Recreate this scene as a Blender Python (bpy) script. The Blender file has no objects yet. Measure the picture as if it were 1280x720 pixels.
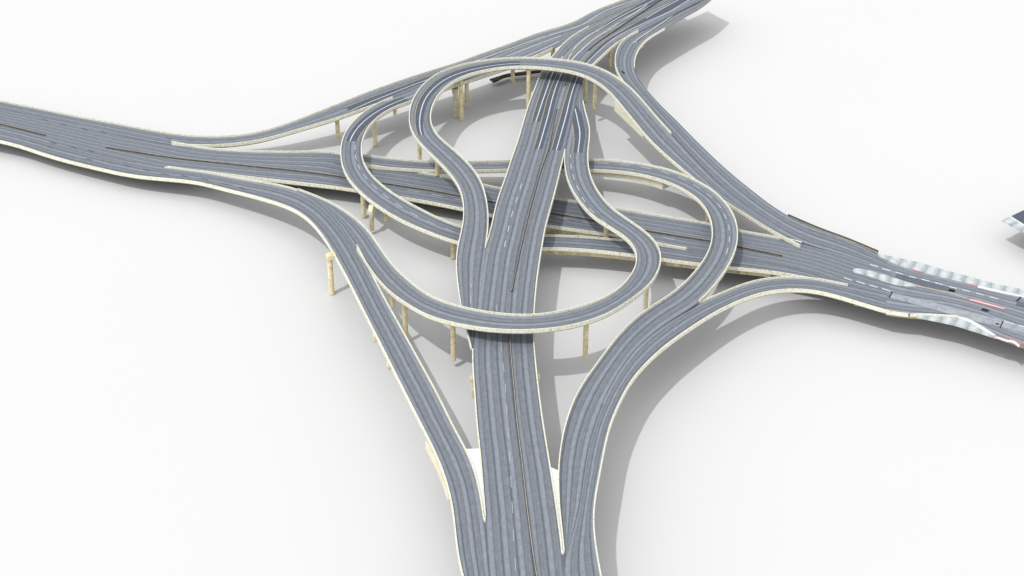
import bpy, bmesh, math, random
import numpy as np
from mathutils import Vector
random.seed(7)
SC = bpy.context.scene
COL = SC.collection

# ------------------------------------------------------------------ camera
F, P, H = 1950.0, math.radians(31.0), 350.0
CY = -582.0
cp, sp = math.cos(P), math.sin(P)

def unproj(x, y, z):
    """photo pixel (1280x720) seen at world height z -> world point"""
    u, v = (x - 640.0) / F, (360.0 - y) / F
    dy, dz = cp + v * sp, -sp + v * cp
    t = (H - z) / (-dz)
    return np.array([u * t, CY + dy * t, z])

cam = bpy.data.cameras.new("camera")
cam.sensor_width = 36.0
cam.lens = F / 1280.0 * 36.0
cam.clip_start, cam.clip_end = 1.0, 20000.0
cam_ob = bpy.data.objects.new("camera", cam)
cam_ob.location = (0, CY, H)
cam_ob.rotation_euler = (math.radians(90) - P, 0, 0)
COL.objects.link(cam_ob)
SC.camera = cam_ob

# ------------------------------------------------------------------ materials
def new_mat(name, rough=0.8, spec=0.3):
    m = bpy.data.materials.new(name)
    m.use_nodes = True
    b = m.node_tree.nodes["Principled BSDF"]
    b.inputs["Roughness"].default_value = rough
    b.inputs["Specular IOR Level"].default_value = spec
    return m, m.node_tree.nodes, m.node_tree.links, b

def c3(r, g, b):
    f = lambda c: ((c / 255.0 + 0.055) / 1.055) ** 2.4 if c > 10 else c / 255.0 / 12.92
    return (f(r), f(g), f(b), 1.0)

K = 1.0   # overall reflectance scale of the painted colours
def lin(r, g, b, k=1.0):
    c = c3(r, g, b)
    return (c[0] * k, c[1] * k, c[2] * k, 1.0)

def ramp(nodes, stops, interp='LINEAR'):
    n = nodes.new("ShaderNodeValToRGB")
    n.color_ramp.interpolation = interp
    e = n.color_ramp.elements
    while len(e) > 1:
        e.remove(e[-1])
    e[0].position, e[0].color = stops[0]
    for p, c in stops[1:]:
        x = e.new(p)
        x.color = c
    return n

def asphalt(name, k, scale_line=1.0):
    """worn asphalt: lane wear bands follow the road through the UV map (u lanes, v metres)"""
    m, N, L, b = new_mat(name, 0.9, 0.15)
    uv = N.new("ShaderNodeUVMap")
    sep = N.new("ShaderNodeSeparateXYZ")
    L.new(uv.outputs[0], sep.inputs[0])
    # slow wander of the bands
    cmb = N.new("ShaderNodeCombineXYZ")
    mv = N.new("ShaderNodeMath"); mv.operation = 'MULTIPLY'; mv.inputs[1].default_value = 0.03
    L.new(sep.outputs[1], mv.inputs[0])
    L.new(mv.outputs[0], cmb.inputs[1]); L.new(sep.outputs[0], cmb.inputs[0])
    nz = N.new("ShaderNodeTexNoise"); nz.inputs["Scale"].default_value = 1.0; nz.inputs["Detail"].default_value = 2
    L.new(cmb.outputs[0], nz.inputs["Vector"])
    ma = N.new("ShaderNodeMath"); ma.operation = 'MULTIPLY_ADD'; ma.inputs[1].default_value = 0.10
    L.new(nz.outputs[0], ma.inputs[0]); L.new(sep.outputs[0], ma.inputs[2])
    fr = N.new("ShaderNodeMath"); fr.operation = 'FRACT'
    L.new(ma.outputs[0], fr.inputs[0])
    lt, md, dk, br = lin(163, 171, 183, k), lin(142, 149, 159, k), lin(116, 122, 131, k), lin(147, 151, 156, k)
    rp = ramp(N, [(0.0, dk), (0.055, md), (0.16, lt), (0.34, lt), (0.43, md), (0.47, lin(124, 130, 142, k)), (0.53, br), (0.62, br),
                  (0.70, md), (0.78, lin(150, 158, 172, k)), (0.90, md), (0.96, dk), (1.0, dk)])
    L.new(fr.outputs[0], rp.inputs[0])
    # patchy wear along the road
    cm2 = N.new("ShaderNodeCombineXYZ")
    m2 = N.new("ShaderNodeMath"); m2.operation = 'MULTIPLY'; m2.inputs[1].default_value = 0.18
    m3 = N.new("ShaderNodeMath"); m3.operation = 'MULTIPLY'; m3.inputs[1].default_value = 2.4
    L.new(sep.outputs[1], m2.inputs[0]); L.new(sep.outputs[0], m3.inputs[0])
    L.new(m3.outputs[0], cm2.inputs[0]); L.new(m2.outputs[0], cm2.inputs[1])
    n2 = N.new("ShaderNodeTexNoise"); n2.inputs["Scale"].default_value = 1.4; n2.inputs["Detail"].default_value = 6
    n2.inputs["Roughness"].default_value = 0.7
    L.new(cm2.outputs[0], n2.inputs["Vector"])
    r2 = ramp(N, [(0.28, (0.80, 0.80, 0.81, 1)), (0.5, (0.97, 0.97, 0.97, 1)), (0.75, (1.14, 1.13, 1.12, 1))])
    L.new(n2.outputs[0], r2.inputs[0])
    # grain
    geo = N.new("ShaderNodeNewGeometry")
    n3 = N.new("ShaderNodeTexNoise"); n3.inputs["Scale"].default_value = 1.6; n3.inputs["Detail"].default_value = 4
    n3.inputs["Roughness"].default_value = 0.8
    L.new(geo.outputs["Position"], n3.inputs["Vector"])
    r3 = ramp(N, [(0.3, (0.84, 0.84, 0.84, 1)), (0.7, (1.16, 1.16, 1.16, 1))])
    L.new(n3.outputs[0], r3.inputs[0])
    x1 = N.new("ShaderNodeMix"); x1.data_type = 'RGBA'; x1.blend_type = 'MULTIPLY'; x1.inputs[0].default_value = 1.0
    L.new(rp.outputs[0], x1.inputs[6]); L.new(r2.outputs[0], x1.inputs[7])
    x2 = N.new("ShaderNodeMix"); x2.data_type = 'RGBA'; x2.blend_type = 'MULTIPLY'; x2.inputs[0].default_value = 1.0
    L.new(x1.outputs[2], x2.inputs[6]); L.new(r3.outputs[0], x2.inputs[7])
    L.new(x2.outputs[2], b.inputs["Base Color"])
    return m

def mottled(name, cols, scale, k=1.0, rough=0.85, detail=5, stretch=None, lo=0.3, hi=0.7):
    m, N, L, b = new_mat(name, rough, 0.2)
    geo = N.new("ShaderNodeNewGeometry")
    nz = N.new("ShaderNodeTexNoise")
    nz.inputs["Scale"].default_value = scale; nz.inputs["Detail"].default_value = detail
    nz.inputs["Roughness"].default_value = 0.68
    if stretch:
        mp = N.new("ShaderNodeMapping"); mp.inputs["Scale"].default_value = stretch
        L.new(geo.outputs["Position"], mp.inputs[0]); L.new(mp.outputs[0], nz.inputs["Vector"])
    else:
        L.new(geo.outputs["Position"], nz.inputs["Vector"])
    n = len(cols)
    rp = ramp(N, [(lo + (hi - lo) * i / max(1, n - 1), lin(*c, k)) for i, c in enumerate(cols)])
    L.new(nz.outputs[0], rp.inputs[0]); L.new(rp.outputs[0], b.inputs["Base Color"])
    return m

KA = 0.81
M = {}
M['asphalt'] = asphalt('worn_asphalt', KA)
M['pale_asphalt'] = asphalt('pale_street_asphalt', KA * 1.12)
M['dark'] = mottled('dark_lane_asphalt', [(88, 96, 112), (104, 112, 128), (116, 124, 138)], 0.9, KA)
M['parapet'] = mottled('parapet_concrete', [(196, 193, 156), (231, 228, 200), (246, 244, 226), (253, 252, 242)], 1.1, 0.97, lo=0.32, hi=0.58)
M['girder'] = mottled('girder_concrete', [(150, 138, 108), (196, 184, 148), (222, 211, 178)], 0.35, 0.8)
M['pier'] = mottled('pier_concrete', [(180, 164, 118), (230, 214, 168), (244, 232, 194), (250, 242, 214)], 0.45, 0.97, lo=0.3, hi=0.68)
M['abutment'] = mottled('abutment_concrete', [(240, 233, 202), (248, 243, 218), (252, 249, 228)], 0.2, 0.92)
M['infill'] = mottled('white_infill', [(246, 247, 245), (253, 253, 252)], 0.1, 0.9)
M['white'] = mottled('white_paint', [(214, 220, 228), (244, 247, 252)], 0.5, 0.9)
M['yellow'] = mottled('yellow_paint', [(176, 164, 124), (204, 190, 148)], 0.5, 0.85)
M['red'] = mottled('red_paint', [(206, 132, 138), (228, 158, 164)], 0.5, 0.85)
M['median'] = mottled('median_barrier', [(84, 80, 74), (110, 104, 96), (142, 136, 124)], 0.8, 0.8)
M['median_cap'] = mottled('median_cap', [(176, 170, 154), (224, 220, 206)], 0.7, 0.85)
M['rail'] = mottled('brown_railing', [(112, 104, 94), (140, 130, 116)], 0.5, 0.8)
M['dark_olive'] = mottled('dark_embankment', [(36, 38, 24), (74, 72, 50), (120, 114, 84)], 0.45, 0.8, lo=0.35, hi=0.65)
M['black'] = mottled('black_steel_and_shade', [(14, 16, 20), (30, 32, 38)], 0.5, 0.8)
M['repair'] = mottled('repaired_asphalt', [(104, 111, 123), (120, 127, 139), (130, 137, 148)], 0.6, KA)
M['bus'] = mottled('pale_lane_slabs', [(160, 167, 178), (184, 191, 199), (204, 209, 214)], 0.35, 0.82)
M['joint'] = mottled('dark_joint', [(50, 54, 60), (70, 74, 80)], 0.5, 0.8)

def paving(name):
    """pavement of big pale slabs with a round motif in every slab"""
    m, N, L, b = new_mat(name, 0.85, 0.2)
    uv = N.new("ShaderNodeUVMap")
    sep = N.new("ShaderNodeSeparateXYZ"); L.new(uv.outputs[0], sep.inputs[0])
    d = N.new("ShaderNodeMath"); d.operation = 'MULTIPLY'; d.inputs[1].default_value = 1 / 5.6
    L.new(sep.outputs[1], d.inputs[0])
    fr = N.new("ShaderNodeMath"); fr.operation = 'FRACT'; L.new(d.outputs[0], fr.inputs[0])
    r1 = ramp(N, [(0.0, lin(172, 179, 182, .87)), (0.03, lin(190, 197, 200, .87)), (0.08, lin(208, 214, 217, .88)), (0.3, lin(228, 234, 237, .88)),
                  (0.5, lin(232, 240, 244, .85)), (0.7, lin(208, 218, 224, .85)), (0.93, lin(190, 199, 204, .85)), (1.0, lin(184, 191, 194, .87))])
    L.new(fr.outputs[0], r1.inputs[0])
    geo = N.new("ShaderNodeNewGeometry")
    nz = N.new("ShaderNodeTexNoise"); nz.inputs["Scale"].default_value = 0.42; nz.inputs["Detail"].default_value = 5
    nz.inputs["Roughness"].default_value = 0.7
    L.new(geo.outputs["Position"], nz.inputs["Vector"])
    r2 = ramp(N, [(0.3, (0.74, 0.76, 0.75, 1)), (0.5, (0.96, 0.97, 0.97, 1)), (0.7, (1.12, 1.12, 1.1, 1))])
    L.new(nz.outputs[0], r2.inputs[0])
    x = N.new("ShaderNodeMix"); x.data_type = 'RGBA'; x.blend_type = 'MULTIPLY'; x.inputs[0].default_value = 1.0
    L.new(r1.outputs[0], x.inputs[6]); L.new(r2.outputs[0], x.inputs[7])
    L.new(x.outputs[2], b.inputs["Base Color"])
    return m
M['paving'] = paving('pavement_slabs')
gm, GN, GL, gb = new_mat('white_ground', 0.95, 0.0)
gb.inputs["Base Color"].default_value = (0.80, 0.80, 0.80, 1)
gz = GN.new("ShaderNodeTexNoise"); gz.inputs["Scale"].default_value = 0.01; gz.inputs["Detail"].default_value = 4
gg = GN.new("ShaderNodeNewGeometry"); GL.new(gg.outputs["Position"], gz.inputs["Vector"])
gr = ramp(GN, [(0.3, (0.803, 0.803, 0.806, 1)), (0.7, (0.808, 0.808, 0.811, 1))])
GL.new(gz.outputs[0], gr.inputs[0]); GL.new(gr.outputs[0], gb.inputs["Base Color"])
M['ground'] = gm

# ------------------------------------------------------------------ object helpers
def mesh_ob(name, verts, faces, mat, parent=None, uvs=None, smooth=False):
    me = bpy.data.meshes.new(name)
    me.from_pydata([tuple(map(float, v)) for v in verts], [], [tuple(f) for f in faces])
    if uvs is not None:
        lay = me.uv_layers.new(name="UVMap")
        for lp in me.loops:
            lay.data[lp.index].uv = uvs[lp.vertex_index]
    me.materials.append(M[mat])
    if smooth:
        for p in me.polygons:
            p.use_smooth = True
    o = bpy.data.objects.new(name, me)
    COL.objects.link(o)
    if parent is not None:
        o.parent = parent
        o.matrix_parent_inverse = parent.matrix_world.inverted()
    return o

def thing(name, label, cat, loc, group=None):
    o = bpy.data.objects.new(name, None)
    o.empty_display_size = 5
    COL.objects.link(o)
    o.location = loc
    o['label'] = label; o['category'] = cat; o['kind'] = 'thing'
    if group: o['group'] = group
    bpy.context.view_layer.update()
    return o

def tag(o, label, cat, group=None):
    o['label'] = label; o['category'] = cat
    if group: o['group'] = group

def boxm(V, Fc, c, hx, hy, hz, rot=0.0):
    """append a box to V, Fc"""
    n = len(V); cr, sr = math.cos(rot), math.sin(rot)
    for sz in (-1, 1):
        for sx, sy in ((-1, -1), (1, -1), (1, 1), (-1, 1)):
            x, y = sx * hx, sy * hy
            V.append((c[0] + x * cr - y * sr, c[1] + x * sr + y * cr, c[2] + sz * hz))
    for f in ((3, 2, 1, 0), (4, 5, 6, 7), (0, 1, 5, 4), (1, 2, 6, 5), (2, 3, 7, 6), (3, 0, 4, 7)):
        Fc.append([n + i for i in f])

# ------------------------------------------------------------------ ribbons
def arclen(p):
    d = np.linalg.norm(np.diff(p[:, :2], axis=0), axis=1)
    return np.concatenate([[0], np.cumsum(d)])

def crom(pts, n_per=14):
    """centripetal-ish Catmull-Rom through 3D points"""
    p = np.vstack([2 * pts[0] - pts[1], pts, 2 * pts[-1] - pts[-2]])
    out, idx = [], []
    for i in range(1, len(p) - 2):
        p0, p1, p2, p3 = p[i - 1], p[i], p[i + 1], p[i + 2]
        t0 = 0.0
        t1 = t0 + max(1e-3, np.linalg.norm(p1 - p0)) ** 0.5
        t2 = t1 + max(1e-3, np.linalg.norm(p2 - p1)) ** 0.5
        t3 = t2 + max(1e-3, np.linalg.norm(p3 - p2)) ** 0.5
        for t in np.linspace(t1, t2, n_per, endpoint=False):
            a1 = (t1 - t) / (t1 - t0) * p0 + (t - t0) / (t1 - t0) * p1
            a2 = (t2 - t) / (t2 - t1) * p1 + (t - t1) / (t2 - t1) * p2
            a3 = (t3 - t) / (t3 - t2) * p2 + (t - t2) / (t3 - t2) * p3
            b1 = (t2 - t) / (t2 - t0) * a1 + (t - t0) / (t2 - t0) * a2
            b2 = (t3 - t) / (t3 - t1) * a2 + (t - t1) / (t3 - t1) * a3
            out.append((t2 - t) / (t2 - t1) * b1 + (t - t1) / (t2 - t1) * b2)
        idx.append((i - 1) * n_per)
    out.append(p[-2]); idx.append(len(out) - 1)
    return np.array(out), np.array(idx)

def resample(p, n):
    s = arclen(p)
    t = np.linspace(0, s[-1], n)
    return np.stack([np.interp(t, s, p[:, k]) for k in range(3)], 1), s

def smooth(a, sig):
    if sig <= 0: return a
    r = int(3 * sig) + 1
    k = np.exp(-0.5 * (np.arange(-r, r + 1) / sig) ** 2); k /= k.sum()
    pre = 2 * a[0] - a[1:r + 1][::-1]; post = 2 * a[-1] - a[-r - 1:-1][::-1]
    if len(pre) < r: return a
    e = np.concatenate([pre, a, post])
    return np.stack([np.convolve(e[:, j], k, 'valid') for j in range(a.shape[1])], 1) if a.ndim > 1 else np.convolve(e, k, 'valid')

def zprof(Z):
    Zp = np.array(Z, float)
    s = arclen(Zp)
    # dense smooth profile
    t = np.linspace(0, s[-1], 400)
    X, Y, W = np.interp(t, s, Zp[:, 0]), np.interp(t, s, Zp[:, 1]), np.interp(t, s, Zp[:, 2])
    W = smooth(W, 9)
    def f(x, y):
        return W[np.argmin((X - x) ** 2 + (Y - y) ** 2)]
    return f

STEP = 2.2
class Road: pass
ROADS = {}

def build_road(key, name, label, L, R, Z, lanes, capL=None, capR=None, hL=1.0, hR=1.0, dz=0.0,
               depth=1.9, girder=True, sig=3.0, lap=1.0, surf='asphalt', cat='overpass', gname=None):
    """L, R: photo edge points of the asphalt, both listed in the same direction.
       capL / capR: list of (first, last) point index ranges that carry a parapet."""
    zf = zprof(Z)
    L = np.array(L, float); R = np.array(R, float)
    capL = [(0, len(L) - 1)] if capL is None else capL
    capR = [(0, len(R) - 1)] if capR is None else capR
    def first(E):
        return np.array([unproj(x, y, zf(x, y) + dz) for x, y in E])
    l0, r0 = first(L), first(R)
    def second(E, own, other, caps, h):
        out = []
        dense, _ = crom(other)
        for i, (x, y) in enumerate(E):
            z = zf(x, y) + dz
            q = dense[np.argmin(((dense[:, :2] - own[i, :2]) ** 2).sum(1))]
            nrm = own[i, :2] - q[:2]
            ln = np.linalg.norm(nrm)
            near = max(0.0, -nrm[1] / ln) if ln > 0.5 else 0.0
            has = any(a <= i <= b for a, b in caps)
            p = unproj(x, y, z + (h * near if has else 0.0)); p[2] = z
            out.append(p)
        return np.array(out)
    l1, r1 = second(L, l0, r0, capL, hL), second(R, r0, l0, capR, hR)
    lc, li = crom(l1); rc, ri = crom(r1)
    nl = max(8, int(arclen(lc)[-1] / STEP)); n = max(nl, int(arclen(rc)[-1] / STEP))
    ls, lsl = resample(lc, n); rs, rsl = resample(rc, n * 3)
    ls = np.vstack([ls[:1], smooth(ls, sig)[1:-1], ls[-1:]]); rs = np.vstack([rs[:1], smooth(rs, sig * 3)[1:-1], rs[-1:]])
    # pair: nearest right point, monotone and smoothed
    m = len(rs)
    base = np.linspace(0, 1, n)
    j = np.array([np.argmin(((rs[:, :2] - p[:2]) ** 2).sum(1) + ((np.arange(m) / (m - 1) - t) * 90) ** 2) for p, t in zip(ls, base)]) / (m - 1)
    j[0], j[-1] = 0, 1
    j = np.maximum.accumulate(j)
    j = smooth(j, 5.0) if n > 40 else j
    j = np.clip(np.maximum.accumulate(j), 0, 1); j = (j - j[0]) / (j[-1] - j[0])
    ar = arclen(rs) / arclen(rs)[-1]
    idx = j * (m - 1)
    rr = np.stack([np.interp(idx, np.arange(m), rs[:, k]) for k in range(3)], 1)
    zc = (ls[:, 2] + rr[:, 2]) / 2
    zc = smooth(zc, 4.0) if n > 40 else zc
    ls[:, 2] = zc; rr[:, 2] = zc
    r = Road(); r.L, r.R, r.n, r.zf, r.dz = ls, rr, n, zf, dz
    r.cen = (ls + rr) / 2; r.s = arclen(r.cen); r.lanes = lanes
    ROADS[key] = r
    c = r.cen[n // 2]
    r.root = thing(name, label, cat, (c[0], c[1], 0.0))
    # outward normals
    def outward(E, O):
        tg = np.gradient(E[:, :2], axis=0); tg /= np.maximum(1e-6, np.linalg.norm(tg, axis=1))[:, None]
        tg = smooth(tg, 2.0)
        nn = np.stack([tg[:, 1], -tg[:, 0]], 1)
        d = (E - O)[:, :2]
        sgn = np.sign((nn * d).sum(1).sum())
        nn = nn * (sgn if sgn else 1)
        return nn / np.maximum(1e-6, np.linalg.norm(nn, axis=1))[:, None]
    r.nL, r.nR = outward(ls, rr), outward(rr, ls)
    # which stations have parapets
    def flags(E0, dense_idx, slen, caps, E):
        fl = np.zeros(n, bool)
        pts = [E0[i] for i in range(len(E0))]
        near_i = [int(np.argmin(((E[:, :2] - p[:2]) ** 2).sum(1))) for p in pts]
        near_i[0], near_i[-1] = 0, n - 1
        for a, b_ in caps:
            fl[near_i[a]:near_i[b_] + 1] = True
        return fl
    r.fL, r.fR = flags(l1, li, lsl, capL, ls), flags(r1, ri, rsl, capR, rr)
    # deck: where no parapet bounds it, the sheet runs a little way under its neighbour
    NX = 8
    V, UV, Fc = [], [], []
    eL = smooth(np.where(r.fL, 0.0, 0.5), 1.0); eR = smooth(np.where(r.fR, 0.0, 0.5), 1.0)
    eL[r.fL] = 0; eR[r.fR] = 0
    for i in range(n):
        a_ = ls[i].copy(); b_ = rr[i].copy()
        a_[:2] += r.nL[i] * eL[i] * lap; b_[:2] += r.nR[i] * eR[i] * lap
        if eL[i] > 0: a_[2] -= 0.03
        if eR[i] > 0: b_[2] -= 0.03
        for q in range(NX + 1):
            t = q / NX
            V.append(a_ * (1 - t) + b_ * t)
            w_ = max(0.5, np.linalg.norm((rr[i] - ls[i])[:2]))
            xl, xr = eL[i] * lap, eR[i] * lap
            UV.append(((t * (w_ + xl + xr) - xl) / w_ * lanes, r.s[i]))
    for i in range(n - 1):
        for q in range(NX):
            a = i * (NX + 1) + q
            Fc.append((a, a + 1, a + NX + 2, a + NX + 1))
    mesh_ob('road_surface', V, Fc, surf, r.root, UV)
    for E, nn, fl, h in ((ls, r.nL, r.fL, hL), (rr, r.nR, r.fR, hR)):
        prof = [(0.0, 0.0), (0.05, h), (0.46, h), (0.54, -0.15), (0.54, -0.62), (0.0, -0.62)]
        i = 0
        while i < n:
            if not fl[i]:
                i += 1; continue
            k = i
            while k + 1 < n and fl[k + 1]: k += 1
            if k - i >= 2:
                sweep('parapet', E[i:k + 1], nn[i:k + 1], prof, 'parapet', r.root)
            i = k + 1
    if girder:
        V, Fc = [], []
        cs = 6
        for i in range(n):
            wv = rr[i] - ls[i]; w = np.linalg.norm(wv[:2])
            e = 0.40
            ins = min(1.3, w * 0.3); ins2 = min(2.4, w * 0.45)
            uL = r.nL[i]; uR = r.nR[i]
            oL = e if r.fL[i] else -0.3; oR = e if r.fR[i] else -0.3
            tL = -0.06 if r.fL[i] else -0.4; tR = -0.06 if r.fR[i] else -0.4
            for (E, u, off, zz) in ((ls, uL, oL, tL), (ls, uL, oL, -0.95), (ls, uL, -ins, -depth), (rr, uR, -ins, -depth), (rr, uR, oR, -0.95), (rr, uR, oR, tR)):
                V.append((E[i, 0] + u[0] * off, E[i, 1] + u[1] * off, E[i, 2] + zz))
        for i in range(n - 1):
            for q in range(cs):
                a, b_ = i * cs + q, i * cs + (q + 1) % cs
                Fc.append((a, b_, b_ + cs, a + cs))
        Fc.append(tuple(range(cs))[::-1]); Fc.append(tuple((n - 1) * cs + q for q in range(cs)))
        mesh_ob('girder', V, Fc, 'girder', r.root)
    r.depth = depth
    return r

def sweep(name, E, nn, prof, mat, parent, closed=True):
    V, Fc = [], []
    cs = len(prof); n = len(E)
    for i in range(n):
        for o, z in prof:
            V.append((E[i, 0] + nn[i, 0] * o, E[i, 1] + nn[i, 1] * o, E[i, 2] + z))
    for i in range(n - 1):
        for q in range(cs):
            a, b_ = i * cs + q, i * cs + (q + 1) % cs
            Fc.append((a, b_, b_ + cs, a + cs))
    Fc.append(tuple(range(cs))[::-1]); Fc.append(tuple((n - 1) * cs + q for q in range(cs)))
    return mesh_ob(name, V, Fc, mat, parent)

def station(r, x, y):
    """station of road r whose centre line is nearest to photo pixel (x, y)"""
    p = unproj(x, y, r.zf(x, y))
    return int(np.argmin(((r.cen[:, :2] - p[:2]) ** 2).sum(1)))

def frac_pt(r, i, f):
    return r.L[i] * (1 - f) + r.R[i] * f

def strip(r, pa, pb, f0, f1, mat, up=0.02, name='lane_marking', width=None, dash=None, taper=None, thick=0.0):
    """painted strip between the stations nearest to pixels pa and pb; f0..f1 lateral fractions (or centre f0 with a width in metres)"""
    a, b = station(r, *pa), station(r, *pb)
    if a > b: a, b = b, a
    a = max(0, a); b = min(r.n - 1, b)
    ss = r.s
    pieces = []
    if dash:
        on, off = dash
        t = ss[a]
        while t < ss[b]:
            pieces.append((t, min(t + on, ss[b]))); t += on + off
    else:
        pieces = [(ss[a], ss[b])]
    V, Fc = [], []
    for t0, t1 in pieces:
        ts = np.linspace(t0, t1, max(2, int((t1 - t0) / 2.0) + 1))
        st = len(V)
        for t in ts:
            pl = np.array([np.interp(t, ss, r.L[:, k]) for k in range(3)])
            pr = np.array([np.interp(t, ss, r.R[:, k]) for k in range(3)])
            w = max(0.3, np.linalg.norm((pr - pl)[:2]))
            fa = f0(t, (t - ss[a]) / max(1e-6, ss[b] - ss[a])) if callable(f0) else f0
            if width:
                a0, a1 = fa - width / 2 / w, fa + width / 2 / w
            else:
                a0, a1 = fa, f1
            for f in (a0, a1):
                q = pl * (1 - f) + pr * f
                V.append((q[0], q[1], q[2] + up))
        for i in range(len(ts) - 1):
            k = st + i * 2
            Fc.append((k, k + 1, k + 3, k + 2))
    if not Fc: return None
    return mesh_ob(name, V, Fc, mat, r.root)

def barrier(r, pa, pb, f, name='median_barrier', h=0.75, w=0.28, mat='median', cap=True):
    a, b = station(r, *pa), station(r, *pb)
    if a > b: a, b = b, a
    E = np.array([frac_pt(r, i, f if not callable(f) else f(i)) for i in range(a, b + 1)])
    if len(E) < 3: return
    tg = np.gradient(E[:, :2], axis=0); tg /= np.linalg.norm(tg, axis=1)[:, None]
    nn = np.stack([tg[:, 1], -tg[:, 0]], 1)
    o = sweep(name, E, nn, [(-w, 0.0), (-w * 0.5, h), (w * 0.5, h), (w, 0.0)], mat, r.root)
    if cap:
        E2 = E.copy(); E2[:, 2] += h
        sweep('handrail', E2, nn, [(-w * 0.9, 0.0), (-w * 0.9, 0.12), (w * 0.9, 0.12), (w * 0.9, 0.0)], 'median_cap', o)

def lathe(name, axis, prof, mat, parent, seg=20):
    V, Fc = [], []
    for z, rad in prof:
        for k in range(seg):
            an = 2 * math.pi * k / seg
            V.append((axis[0] + rad * math.cos(an), axis[1] + rad * math.sin(an), z))
    for i in range(len(prof) - 1):
        for k in range(seg):
            a, b = i * seg + k, i * seg + (k + 1) % seg
            Fc.append((a, b, b + seg, a + seg))
    Fc.append(tuple(range(seg))[::-1]); Fc.append(tuple((len(prof) - 1) * seg + k for k in range(seg)))
    o = mesh_ob(name, V, Fc, mat, parent)
    me = o.data
    for p in me.polygons:
        p.use_smooth = len(p.vertices) == 4
    return o

def pier(r, bx, by, z0=None, rad=1.05, cap=None, side=0.0, capmat='pier', top=None, flare=1.35):
    """round column whose foot shows at photo pixel (bx, by); z0 = None: foot height found so that the column stands under the deck"""
    if z0 is None:
        best = None
        for z in np.arange(0.0, 12.01, 0.25):
            p = unproj(bx, by, z)
            d = np.sqrt(((r.cen[:, :2] - p[:2]) ** 2).sum(1)).min()
            if best is None or d < best[0] - 0.02: best = (d, z)
        z0 = best[1]
    rad *= 1.07
    p = unproj(bx, by, z0)
    i = int(np.argmin(((r.cen[:, :2] - p[:2]) ** 2).sum(1)))
    zt = (r.cen[i, 2] - r.depth + 0.15) if top is None else top
    o = lathe('pier', p, [(z0, rad * 0.98), (z0 + 0.6, rad), (zt - 2.2, rad), (zt - 0.9, rad * 1.12), (zt, rad * flare)] if flare < 1.5 else
              [(z0, rad * 0.98), (z0 + 0.6, rad), (zt - 4.6, rad), (zt - 1.6, rad * flare), (zt, rad * flare)], 'pier', r.root)
    if cap:
        hl, w = cap           # half length across the deck, half width
        tl = r.R[i] - r.L[i]; tl /= np.linalg.norm(tl)
        c = r.cen[i] + tl * side
        ang = math.atan2(tl[1], tl[0])
        prism_cap(o, c, ang, hl, w, r.cen[i, 2] - r.depth + 0.2, p)
    return o

def prism_cap(parent, c, ang, hl, w, zt, col):
    """hammerhead: straight top, tapered soffit"""
    V, Fc = [], []
    ca, sa = math.cos(ang), math.sin(ang)
    pr = [(-hl, 0), (-hl, -1.1), (-hl * 0.35, -2.3), (hl * 0.35, -2.3), (hl, -1.1), (hl, 0)]
    for s in (-w, w):
        for x, z in pr:
            V.append((c[0] + x * ca - s * sa, c[1] + x * sa + s * ca, zt + z))
    n = len(pr)
    Fc.append(tuple(range(n))); Fc.append(tuple(range(2 * n))[n:][::-1])
    for q in range(n):
        Fc.append((q, q + n, (q + 1) % n + n, (q + 1) % n))
    mesh_ob('pier_cap', V, Fc, 'pier', parent)
# ------------------------------------------------------------------ ground
bm = bmesh.new()
bmesh.ops.create_grid(bm, x_segments=40, y_segments=40, size=3000)
me = bpy.data.meshes.new('ground'); bm.to_mesh(me); bm.free()
me.materials.append(M['ground'])
g = bpy.data.objects.new('ground', me); COL.objects.link(g); g['kind'] = 'structure'

# ------------------------------------------------------------------ the interchange, traced edge by edge
# A: the wide trunk road from the bottom to the top right
A = build_road('A', 'overpass', 'widest overpass, running from bottom centre to top right with a brown middle barrier',
  L=[(622,790),(617,755),(613,720),(610,685),(608,650),(603.9,600),(600.7,560),(598,540),(595,500),(592.5,465),(591.5,437),(594,412),(598,375),(602.5,340),(606.5,311),(611,300),(615.5,283),(621,257),(627.5,237),(634,220),
     (640,200),(647.5,180),(656,150),(664,125),(671,108),(678,90),(692,71),(707,54),(720,44),(737,34.5),(760,23),(790,11),(815,1),(850,-14),(872,-24)],
  R=[(717,790),(710,755),(705,722),(701.5,690),(695,640),(686.5,585),(680.7,550),(675,512),(670.5,475),(666.8,437),(665.5,418),(666.2,395),(669.5,355),(673,330),(677,305),(681,283),(687,262),(693,240),(700,211),(705.5,189),
     (711,165),(716,143),(720,124),(725,106),(731,92),(742,79),(751,71),(762,60),(775,50),(798,38.5),(825,26),(850,13),(868,4),(885,-4),(899,-10)],
  Z=[(665,790,21),(655,640,21),(635,480,20.5),(632,400,20.5),(650,290,20.5),(675,190,20.5),(700,100,20.5),(735,60,21),(800,20,22),(880,-16,23)],
  lanes=4.92, capL=[(4,10),(14,29)], capR=[(3,19),(24,29)], dz=0.0, depth=2.0)

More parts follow.
